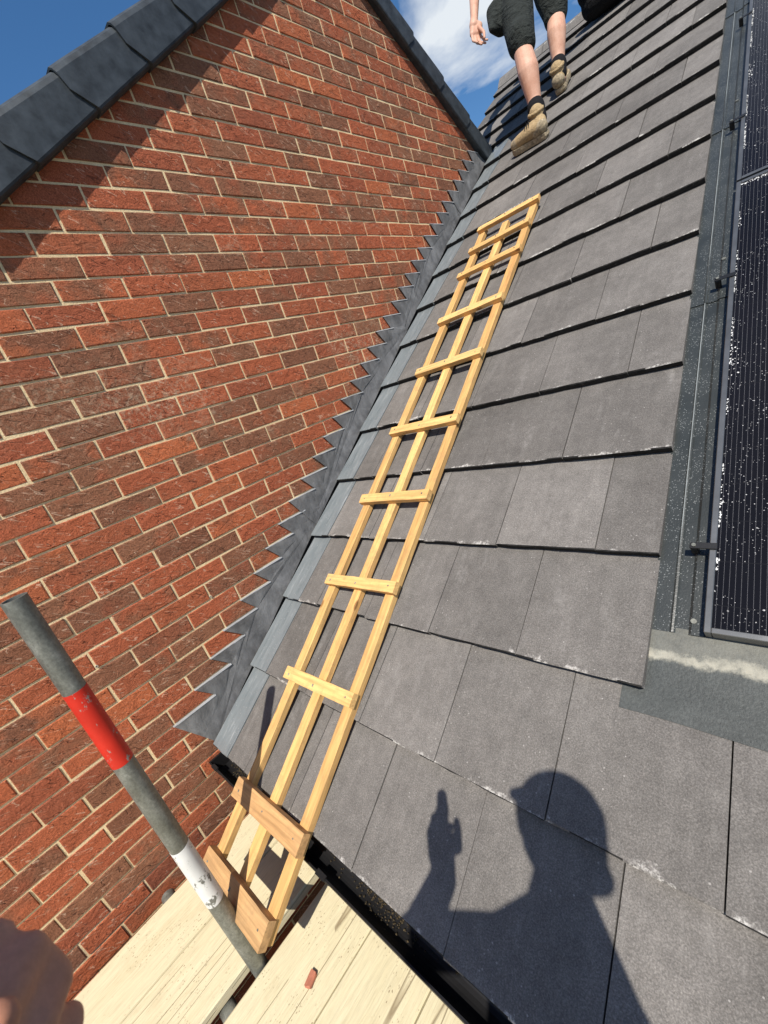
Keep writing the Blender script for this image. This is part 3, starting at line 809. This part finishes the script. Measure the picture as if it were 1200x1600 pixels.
tr = thing('side_flashing', 'dark speckled flashing trays running up between the tiles and the solar panels', 'flashing', RT(1.58, 0.8, 0))
laps = [0.798, 1.905, 2.974, 4.12, 5.2, 6.2]
for j in range(5):
    lift = 0.0
    sec = [(0.0,-.006),(0.040,-.006),(0.044,-.003),(0.048,-.004),(0.052,-.007),(0.075,-.007),(0.081,-.002),(0.104,-.002),(0.108,-.006),(0.112,-.006)]
    sec_t = [(x, h+0.006+.0016) for x, h in sec]
    pl = sec_t + [(x, h-.002) for x, h in sec_t][::-1]
    a, b = laps[j], laps[j+1] + 0.05
    n = len(pl); V = [(x, a, h + .0035) for x, h in pl] + [(x, b, h) for x, h in pl]
    F = [tuple(range(n))[::-1], tuple(range(n, 2*n))] + [(i,(i+1)%n,n+(i+1)%n,n+i) for i in range(n)]
    ty = obj('tray', mesh('tray', V, F, TRAY), tr, RT(1.529, 0, -0.004))
    obj('tray_fold', mesh('tray_fold', boxv(0.0432, 0.0452, a+.002, b-.05, .0025, .0072), BOXF, RIBL), ty, RT(1.529, 0, -0.004))
for tt in (0.83, 2.10, 3.15, 4.3):
    obj('rivet', tube((0,0,-.004), (0,0,.003), 0.006, 'rivet', STEEL, 10), tr, RT(1.613, tt, 0.004))

PX0, PX1 = 1.627, 2.66
for j, (a, b) in enumerate(((0.800, 2.473), (2.487, 4.160), (4.174, 5.847))):
    lab = ['lowest solar panel, spattered with white specks, above the grey apron', 'second solar panel up the slope, its lower frame meeting the spattered lowest one', 'third solar panel, at the very top edge of the picture'][j]
    p = thing('solar_panel', lab, 'solar panel', RT(PX0, a, 0.0), 'solar panels')
    H0, H1 = 0.004, 0.034
    def fr(x0, x1, t0, t1):
        obj('frame', box(x0, x1, t0, t1, H0, H1, 'frame', FRAME, 0.0015), p, RT(0,0,0))
    FWd = 0.013
    fr(PX0+.008, PX0+.008+FWd, a, b); fr(PX1-FWd, PX1, a, b)
    fr(PX0+.0082+FWd, PX1-FWd-.0002, a, a+FWd); fr(PX0+.0082+FWd, PX1-FWd-.0002, b-FWd, b)
    obj('glass', box(0.0, PX1-PX0-2*FWd-.0094, 0.0, b-a-2*FWd-.0004, 0, 0.006, 'glass', CELLS), p, RT(PX0+.0084+FWd, a+FWd+.0002, H1-.0105))
    # white crumbs gathered along the frame
    V, F = [], []
    rw = random.Random(40+j)
    for i in range(520):
        e = rw.random()
        if e < 0.72: x = PX0+.0215+abs(rw.gauss(0,.0022)); t = rw.uniform(a+.15, b-.02); 
        elif e < 0.92: x = PX0+.02+abs(rw.gauss(0,.10)); t = (b-.016-abs(rw.gauss(0,.007)))
        else: x = PX0+.0215+abs(rw.gauss(0,.009)); t = a + 0.80 + rw.gauss(0,.035)
        if e < 0.72 and math.sin(t*23+j)+math.sin(t*7.1) < 0.1: continue
        s = rw.uniform(.0006,.0021); c = Vector((x, t, H1-.004)); o_ = len(V)
        for dx,dy,dz in ((1,0,0),(-1,0,0),(0,1,0),(0,-1,0),(0,0,1),(0,0,-.5)): V.append(c + Vector((dx*s, dy*s*rw.uniform(.8,2.2), dz*s*.7)))
        F += [tuple(o_+q for q in f) for f in ((0,2,4),(2,1,4),(1,3,4),(3,0,4),(2,0,5),(1,2,5),(3,1,5),(0,3,5))]
    cr_ = obj('white_crumbs', mesh('white_crumbs', V, F, DUSTW), p, RT(0,0,0)); cr_['kind'] = 'stuff'
for j, tt in enumerate((1.005, 1.96, 2.925, 3.885)):
    lab = ['black clamp on the lowest solar panel, nearest the apron', 'black clamp halfway up the left edge of the lowest solar panel', 'black clamp on the second solar panel, above the flashing lap', 'black clamp at the top of the picture beside the second panel'][j]
    c = thing('panel_clamp', lab, 'clamp', RT(1.60, tt, 0.01), 'panel clamps')
    obj('clamp_plate', box(-.002, .050, -.008, .008, .0255, .0290, 'clamp_plate', BLACKP, .001), c, RT(1.60, tt, 0.01))
    obj('clamp_leg', box(-.0015, .014, -.0075, .0075, -.005, .0253, 'clamp_leg', BLACKP, .002), c, RT(1.60, tt, 0.01))
    obj('bolt', tube((.006,.0,.0291), (.006,.0,.032), .0045, 'bolt', STEEL, 10), c, RT(1.60, tt, 0.01))

# ------------------------------------------------------------------ batten ladder lying on the tiles
LH = 0.0225
lad = thing('batten_ladder', 'home-made ladder of pale roofing battens lying up the grey tiles', 'ladder', RT(0.57, -0.26, LH))
rlad = random.Random(9)
RW = 0.021
for j, (xc, t0, t1) in enumerate(((0.405, -0.255, 3.16), (0.560, -0.235, 3.10), (0.733, -0.262, 3.165))):
    obj('rail', plank(2*RW, t1-t0, 0.026, 'y', 'rail', BATTEN, rlad, 40), lad, RT(xc, t0, LH) @ Matrix.Rotation(rlad.uniform(-.0015,.0015), 4, 'Z'))
for j, (t, w, rot) in enumerate(((3.135,.040,0.0),(2.925,.040,.01),(2.695,.042,.0),(2.315,.044,.02),(1.938,.044,.03),(1.547,.044,.015),(1.162,.044,.022),(0.770,.044,.025),(0.378,.046,.02),(-0.022,.060,.022),(-0.238,.070,.02))):
    mat = OLDRUNG if j >= 9 else RUNGW
    hh = 0.024 if j < 9 else 0.028
    rg_ = obj('rung', plank(.386 + rlad.uniform(-.008,.008), w, hh, 'x', 'rung', mat, rlad, 10), lad, RT(0.571 + rlad.uniform(-.004,.004), t, LH + 0.0264) @ Matrix.Rotation(rot, 4, 'Z'))
    for xn in (-.166, -.011, .162):
        obj('nail', tube((xn, rlad.uniform(-.01,.01), hh-.001), (xn, 0, hh+.0006), .0032, 'nail', STEEL, 8), rg_, PW[rg_.name])

# ------------------------------------------------------------------ scaffold: boards, transoms, upright
BZ = -2.05
xsb = [(0.135,0.352),(0.357,0.582),(0.640,0.862),(0.866,1.088),(1.093,1.315),(1.320,1.543),(1.547,1.77),(1.775,1.998),(2.003,2.225),(2.23,2.453)]
labs = ['scaffold board closest to the brick wall, pale timber', 'scaffold board between the wall-side board and the upright pole', 'scaffold board right of the upright pole, with a brick chip on it', 'scaffold board second to the right of the upright pole', 'scaffold board third right of the pole, partly in shadow by the gutter', 'pale scaffold board under the photographer, left of his feet', 'pale scaffold board under the left boot of the photographer', 'pale scaffold board under the right boot of the photographer', 'pale scaffold board beyond the right boot of the photographer', 'outermost pale scaffold board on the right']
rbd = random.Random(4)
for j, (a, b) in enumerate(xsb):
    y1 = [-0.05, 0.02, 0.0, 0.03, 0.01, 0.02, 0, .02, .01, 0][j]
    me = box(a, b, -4.6, y1, BZ-.038, BZ - (0.004 if j == 0 else 0.0) - 0.001*(j % 2), 'scaffold_board', BOARD, 0.004, 0.0012)
    o = obj('scaffold_board', me, None, T(0, 0, 0)); tag(o, labs[j], 'scaffold board', 'scaffold boards')
for yy, lab in ((-0.64, 'galvanised scaffold tube crossing under the boards near the upright pole'), (-2.6, 'galvanised scaffold tube crossing under the boards behind the photographer')):
    tt = thing('scaffold_transom', lab, 'scaffold tube', T(0.06, yy, BZ-.064), 'scaffold transoms')
    obj('tube', tube((0.06, yy, BZ-.064), (2.7, yy, BZ-.064), 0.02415, 'tube', STEEL, 20, 0.004), tt)
pole = thing('scaffold_upright', 'galvanised scaffold pole with red and white painted bands, standing in the board gap', 'scaffold pole', T(0.612, -0.527, -6.8))
PXY = (0.6115, -0.527)
obj('tube', tube((*PXY, -6.8), (*PXY, -0.748), 0.02415, 'tube', STEEL, 40, 0.004), pole)
obj('red_band', tube((*PXY, -1.215), (*PXY, -0.992), 0.0247, 'red_band', REDP, 40, 0.0004), pole)
obj('white_band', tube((*PXY, -1.745), (*PXY, -1.522), 0.0247, 'white_band', WHITEP, 40, 0.0004), pole)
ch = obj('brick_chip', box(-.011, .011, -.018, .018, 0, .013, 'brick_chip', CHIP, 0.003, 0.0022), None, T(0.796, -0.451, BZ) @ Matrix.Rotation(0.35, 4, 'Z'))
tag(ch, 'small red brick chip lying on the pale scaffold board', 'brick chip')

# ------------------------------------------------------------------ worker climbing the roof
wk = thing('person', 'person in dark shorts and tan work boots walking up the roof tiles', 'person', T(0.55, 3.3, zroof(3.3)))
LA = Vector((.572,3.060,.690)); LK = ray(816, 76, 2.76); LHp = ray(797, -48, 2.90)
RA = Vector((.590,3.550,1.025)); RK = ray(868, 22, 2.98); RHp = ray(852, -48, 3.0)
PEL = (LHp + RHp)/2 + Vector((0,.02,.06))
CH = PEL + Vector((0,.14,.40)); NK = CH + Vector((0,.06,.22)); HD = NK + Vector((0,.03,.16))
LS = CH + Vector((-.20,-.01,.12)); RS = CH + Vector((.20,.03,.12))
LW = ray(741, 28, 2.92); LE = (LW + LS)/2 + Vector((-.06,-.04,-.0)); 
RE = RS + Vector((.10,.05,-.28)); RW_ = RE + Vector((-.02,.16,-.20))
def mid(a, b, f): return a + (b-a)*f
leftcalf = mid(LK, LA, .34) + Vector((.012,-.024,0)); rightcalf = mid(RK, RA, .34) + Vector((.008,-.026,0))
hand = []
K = ray(744, 47, 2.90)
hand.append([(LW,.027),(ray(740,40,2.90),.030)]); hand.append([(ray(739,38,2.905),.024),(ray(738,54,2.90),.018),(ray(749,52,2.90),.018),(ray(749,40,2.9),.022)])
for (x1,y1,x2,y2,x3,y3,r) in ((737,54,739,64,746,66,.0085),(742,56,745,67,753,69,.0088),(746,56,751,66,759,67,.0086),(750,54,756,62,762,62,.0078)):
    hand.append([(ray(x1,y1,2.90),r*1.1),(ray(x2,y2,2.89),r)]); hand.append([(ray(x2,y2,2.89),r),(ray(x3,y3,2.87),r*.85)])
hand.append([(ray(748,42,2.88),.013),(ray(756,50,2.84),.0105)]); hand.append([(ray(756,50,2.84),.0105),(ray(757,59,2.83),.0088)])
body = [[(LA+Vector((0,0,-.02)),.043),(mid(LA,LK,.3),.044)],[(mid(LA,LK,.3),.045),(leftcalf,.066)],[(leftcalf,.066),(LK,.058)],[(LK,.06),(LHp,.085)],
        [(RA+Vector((0,0,-.02)),.043),(mid(RA,RK,.3),.044)],[(mid(RA,RK,.3),.045),(rightcalf,.064)],[(rightcalf,.064),(RK,.058)],[(RK,.06),(RHp,.085)],
        [(LHp,.09),(RHp,.09),(PEL,.11)],[(PEL,.12),(CH,.14)],[(LS,.07),(RS,.07),(CH,.13)],[(CH,.10),(NK,.058)],[(NK,.055),(HD,.06)],
        [(HD+Vector((0,0,.02)),.088),(HD+Vector((0,.03,-.06)),.06)],[(HD+Vector((0,.10,-.02)),.014),(HD+Vector((0,.06,.03)),.02)],
        [(LS,.056),(LE,.042)],[(LE,.042),(mid(LE,LW,.35),.042)],[(mid(LE,LW,.35),.042),(LW,.027)],[(RS,.056),(RE,.042)],[(RE,.042),(RW_,.028)],[(RW_,.03),(RW_+Vector((-.01,.05,-.06)),.032)]] + hand
# the other hand: palm plus five fingers reaching towards the slope
rpalm = RW_ + Vector((-.01,.05,-.06))
for i, dx in enumerate((-.03,-.01,.01,.03)):
    p1 = rpalm + Vector((dx,.035,-.03)); p2 = p1 + Vector((0,.02,-.03 - .004*(i in (1,2))))
    body += [[(rpalm+Vector((dx*.8,.01,-.01)),.011),(p1,.0095)],[(p1,.0095),(p2,.008)]]
body.append([(rpalm+Vector((-.03,0,0)),.012),(rpalm+Vector((-.055,.03,-.02)),.010)])
blob('body', body, 0.0048, SKIN, wk, 4)
# shorts: loose, with wide hems
hemL = mid(LHp, LK, .97); hemR = mid(RHp, RK, 0.97)
blob('shorts', [[(LHp+Vector((0,0,.02)),.125),(mid(LHp,LK,.5),.112)],[(mid(LHp,LK,.5),.112),(hemL+Vector((0,0,.02)),.088)],[(hemL+Vector((0,0,.05)),.09),(hemL+Vector((.015,-.01,-.005)),.078)],
                [(RHp+Vector((0,0,.02)),.125),(mid(RHp,RK,.5),.112)],[(mid(RHp,RK,.5),.112),(hemR+Vector((0,0,.02)),.088)],[(hemR,.085),(hemR+Vector((0,-.02,-.035)),.076)],
                [(LHp,.12),(RHp,.12),(PEL+Vector((0,0,.08)),.135)],[(ray(768,46,2.84),.020),(ray(770,20,2.86),.045),(ray(782,44,2.88),.045),(ray(785,10,2.88),.07)]], 0.010, SHORTS, wk, 4)
blob('shirt', [[(PEL+Vector((0,0,.10)),.145),(CH,.16)],[(LS,.085),(RS,.085),(CH,.145)],[(LS,.08),(mid(LS,LE,.5),.07)],[(RS,.08),(mid(RS,RE,.5),.07)],[(CH+Vector((0,0,.1)),.1),(NK+Vector((0,0,-.06)),.075)]], 0.013, SHIRT, wk, 5)
blob('cap', [[(HD+Vector((0,-.005,.055)),.096)],[(HD+Vector((0,.08,.04)),.03),(HD+Vector((.05,.14,.035)),.012),(HD+Vector((-.05,.14,.035)),.012)]], 0.008, CAPC, wk, 3)
def boot(name_heel, toe, ank, up, lab):
    heel, toe, ank = Vector(name_heel), Vector(toe), Vector(ank)
    d = (toe-heel).normalized(); upv = Vector(up).normalized(); sd = d.cross(upv).normalized()
    L = (toe-heel).length
    def Q(f, s, h): return heel + d*(f*L) + sd*s + upv*h
    S = [(ank+upv*.045, .046), (ank+upv*.005, .045), (Q(.10,0,.072), .043), (Q(.30,0,.072), .045), (Q(.50,0,.069), .043), (Q(.72,0,.060), .041), (Q(.90,0,.055), .033)]
    bt = blob('boot', [[(Q(.07,0,.062),.034),(Q(.5,0,.060),.038)],[S[0],S[1]],[S[1],S[2]],[S[1],S[3]],[S[2],S[3]],[S[1],S[4]],[S[3],S[4]],[S[4],S[5]],[S[5],S[6]]], 0.005, BOOT, wk, 2)
    ring = []
    for i in range(10):
        a_ = 2*math.pi*i/10; b_ = 2*math.pi*(i+1)/10
        c0 = ank + upv*.050 + d*.004
        ring.append([(c0 + d*.044*math.cos(a_) + sd*.042*math.sin(a_), .012), (c0 + d*.044*math.cos(b_) + sd*.042*math.sin(b_), .012)])
    col_ = blob('collar', ring, 0.004, BOOT, bt, 2)
    blob('heel_counter', [[(Q(.095,0,.070),.0445),(Q(.22,0,.062),.045)]], 0.005, SOLE, bt, 1)
    blob('toe_cap', [[(Q(.80,0,.056),.0395),(Q(.905,0,.054),.0338)]], 0.005, SOLE, bt, 1)
    n_ = 18; V = []
    outl = [(-.02,.0),(.0,.030),(.10,.038),(.3,.036),(.5,.040),(.72,.050),(.88,.046),(.97,.030),(1.01,.0),(.97,-.030),(.88,-.044),(.72,-.046),(.5,-.036),(.3,-.034),(.10,-.037),(.0,-.030)]
    for h, e in ((0,.98),(.016,1.04),(.036,1.02)):
        for f, s in outl: V.append(Q(.5+(f-.5)*e, s*e, h))
    k = len(outl); F = [tuple(range(k))[::-1], tuple(range(2*k,3*k))]
    for j in range(2): F += [(j*k+i, j*k+(i+1)%k, (j+1)*k+(i+1)%k, (j+1)*k+i) for i in range(k)]
    me = mesh('sole', V, F, SOLE); bm = bmesh.new(); bm.from_mesh(me); bmesh.ops.recalc_face_normals(bm, faces=bm.faces[:]); bm.to_mesh(me); bm.free()
    obj('sole', me, bt)
    LV, LF = [], []
    for i in range(5):                      # laces across the instep
        f = .34 + .07*i; h = .135 - .0085*i
        a = Q(f, -.028, h-.018); b = Q(f+.02, 0, h); c = Q(f, .028, h-.018)
        for p, q in ((a,b),(b,c)):
            o_ = len(LV)
            for pt in (p, q):
                for dx in (-.003,.003):
                    for dz in (0,.004): LV.append(pt + d*dx + upv*dz)
            LF += [tuple(o_+j for j in q_) for q_ in ((0,1,3,2),(4,6,7,5),(0,4,5,1),(1,5,7,3),(3,7,6,2),(2,6,4,0))]
    obj('laces', mesh('laces', LV, LF, SOCK), bt)
    return bt
def soleh(x, y): return zroof(y) + 0.018/math.cos(TH)
boot(Vector((.615,3.045,soleh(0,3.045)+.004)), Vector((.370,3.085,soleh(0,3.085)+.004)), LA, NR*0.75+Vector((0,0,.25)), 'l')
boot(Vector((.590,3.54,soleh(0,3.54)+.012)), Vector((.560,3.79,soleh(0,3.79)+.004)), RA, NR, 'r')
for A_, K_ in ((LA, LK), (RA, RK)):
    blob('sock', [[(A_+Vector((0,0,.005)),.052),(mid(A_,K_,.20),.053)],[(mid(A_,K_,.10),.053),(mid(A_,K_,.17),.056)]], 0.006, SOCK, wk, 2)

# ------------------------------------------------------------------ dark bag at the ridge
bagc = rp(0.80, 5.86, 0.16)
bg_ = thing('tool_bag', 'black bulging bag resting just below the roof ridge', 'bag', RT(0.8, 5.8, 0.02))
blob('bag_body', [[(rp(.66,5.78,.115),.095),(rp(.72,5.95,.13),.10),(rp(1.02,5.80,.13),.10),(rp(1.02,5.95,.14),.10)],[(rp(.64,5.80,.20),.085),(rp(1.0,5.85,.26),.11)],[(rp(.70,5.84,.33),.10),(rp(.98,5.88,.36),.11)]], 0.012, BAGC, bg_, 4)
obj('bag_strap', box(-.015, .015, -.11, .13, .0, .006, 'bag_strap', BLACKP, .002), bg_, RT(.86, 5.87, .468) @ Matrix.Rotation(.2, 4, 'Z'))

# ------------------------------------------------------------------ the photographer, behind the camera, hand reaching into the corner
SR = Vector((0.80786741, 0.58936427, 0)); SE = Vector((-0.47356892, 0.64914166, 0.59527102))
def ps(a, b, d): return CAM + a*SR + b*SE + d*SUN      # right / up / towards the sun, as the shadow sees him
ph = thing('person', 'photographer on the scaffold, seen only as a fist in the lower left corner', 'person', T(1.86, -0.75, BZ))
Hc = ps(.018,-.078,.22)
NKp = ps(-.045,-.21,.09); LSp = ps(-.175,-.272,.02); RSp = ps(-.012,-.275,.10)
CHp = ps(-.09,-.36,.02); PEp = Vector((1.83,-.80,-1.12))
ELp = ps(-.365,-.262,-.06); WRp = ps(-.272,-.150,-.135)
LHa = PEp + Vector((-.09,-.05,-.03)); RHa = PEp + Vector((.09,.04,-.03))
LKn = Vector((1.70,-.84,-1.56)); RKn = Vector((1.90,-.72,-1.56)); LAn = Vector((1.66,-.88,-1.95)); RAn = Vector((1.885,-.76,-1.95))
REl = ps(.035,-.36,.02); RWr = ps(.0,-.11,.035)
# raised left hand: palm towards the sun, two fingers up, the others curled under where the lens sees them
fist = [[(ps(-.284,-.066,-.13),.020),(ps(-.256,-.064,-.125),.020),(ps(-.258,-.105,-.13),.022),(ps(-.283,-.110,-.13),.022)],
        [(ps(-.265,-.10,-.13),.032),(WRp,.033)],
        [(ps(-.272,-.058,-.13),.026),(ps(-.262,-.058,-.13),.022),(ps(-.254,-.022,-.115),.0165)],[(ps(-.252,-.024,-.115),.0175),(ps(-.250,.009,-.105),.0145)],
        [(ps(-.228,-.095,-.13),.016),(ps(-.218,-.062,-.12),.0095)],[(ps(-.218,-.062,-.12),.0095),(ps(-.219,-.046,-.115),.0085)]]
for (k_, m_, t_, r_) in (((-14,1474,.206), (-60,1540,.190), (-75,1620,.188), .0098), ((42,1492,.207), (8,1560,.190), (-20,1650,.188), .0096),
                         ((84,1532,.212), (60,1600,.197), (38,1690,.195), .0090), ((108,1592,.216), (98,1650,.206), (84,1720,.205), .0074)):
    K0, K1, K2 = ray(*k_), ray(*m_), ray(*t_)
    fist += [[(K0, r_), (K1, r_*.96)], [(K1, r_*.96), (K2, r_*.9)], [(K0, r_), (ps(-.265,-.085,-.150), .014)]]
    if r_ == .0090: fist += [[(ray(42,1492,.209), .0092), (K0, .0088), (ray(60,1590,.205), .008)]]
fist += [[(ray(-8,1604,.168),.0088),(ray(-60,1640,.176),.0105)], [(ray(-60,1640,.176),.0105),(ps(-.245,-.10,-.15),.015)]]
rhand = [[(RWr,.026),(ps(.02,-.05,.02),.028)]]
for i in range(4): rhand += [[(ps(.035,-.030-.018*i,.022),.009),(ps(.036,-.026-.018*i,.006),.0085)]]
rhand += [[(ps(.0,-.05,.03),.012),(ps(-.025,-.035,.028),.010)]]
body = [[(Hc,.085),(Hc+Vector((-.015,.02,-.06)),.062)],[(Hc+Vector((-.06,.075,-.015)),.014),(Hc+Vector((-.05,.06,.02)),.02)],[(Hc+Vector((.0,0,-.07)),.055),(NKp,.052)],[(NKp,.050),(CHp,.09)],
        [(LSp,.058),(RSp,.050),(CHp,.10)],[(CHp,.13),(PEp,.125)],[(LHa,.095),(RHa,.095),(PEp,.12)],[(LHa,.09),(LKn,.058)],[(LKn,.056),(LAn,.04)],[(RHa,.09),(RKn,.058)],[(RKn,.056),(RAn,.04)],
        [(LSp,.055),(ELp,.046)],[(ELp,.044),(mid(ELp,WRp,.4),.043)],[(mid(ELp,WRp,.4),.042),(WRp,.034)],[(RSp,.046),(REl,.040)],[(REl,.040),(RWr,.028)]] + fist + rhand
blob('body', body, 0.0032, SKIN2, ph, 3)
blob('cap', [[(Hc+Vector((0,0,.030)),.092),(Hc+Vector((-.01,.01,.0)),.09)],[(ps(-.066,-.002,.17),.009),(ps(-.066,-.010,.19),.009),(ps(.02,-.002,.15),.012),(ps(.03,-.02,.22),.02)]], 0.006, CAPC, ph, 3)
blob('hair', [[(ps(.062,-.158,.23),.029),(ps(.040,-.160,.23),.026)],[(Hc+Vector((.01,-.02,-.0)),.086)]], 0.006, HAIR, ph, 3)
blob('shirt', [[(CHp,.135),(PEp+Vector((0,0,.06)),.14)],[(LSp,.070),(RSp,.056),(CHp,.115)],[(LSp,.070),(mid(LSp,ELp,.92),.066)],[(RSp,.054),(mid(RSp,REl,.8),.050)],[(mid(LSp,NKp,.1),.06),(mid(LSp,NKp,.85),.05)]], 0.010, SHIRT, ph, 4)
blob('trousers', [[(LHa,.11),(RHa,.11),(PEp,.135)],[(LHa,.11),(LKn,.08)],[(LKn,.08),(LAn,.07)],[(RHa,.11),(RKn,.08)],[(RKn,.08),(RAn,.07)]], 0.012, TROUS, ph, 4)
for A_ in (LAn, RAn):
    blob('boot', [[(A_+Vector((.03,-.03,-.055)),.04),(A_+Vector((0,0,.03)),.055)],[(A_+Vector((.03,-.03,-.055)),.04),(A_+Vector((-.10,.10,-.06)),.035)]], 0.009, BOOT, ph, 3)
phm = Matrix.Identity(4)
for i in range(3):
    phm[i][0] = RIGHT[i]; phm[i][1] = -DOWN[i]; phm[i][2] = -FWD[i]; phm[i][3] = CAM[i]
phone = obj('phone', box(-.022, .050, -.125, .022, .006, .014, 'phone', BLACKP, .003), None, phm)
tag(phone, 'black phone held up by the photographer, behind the lens', 'phone')
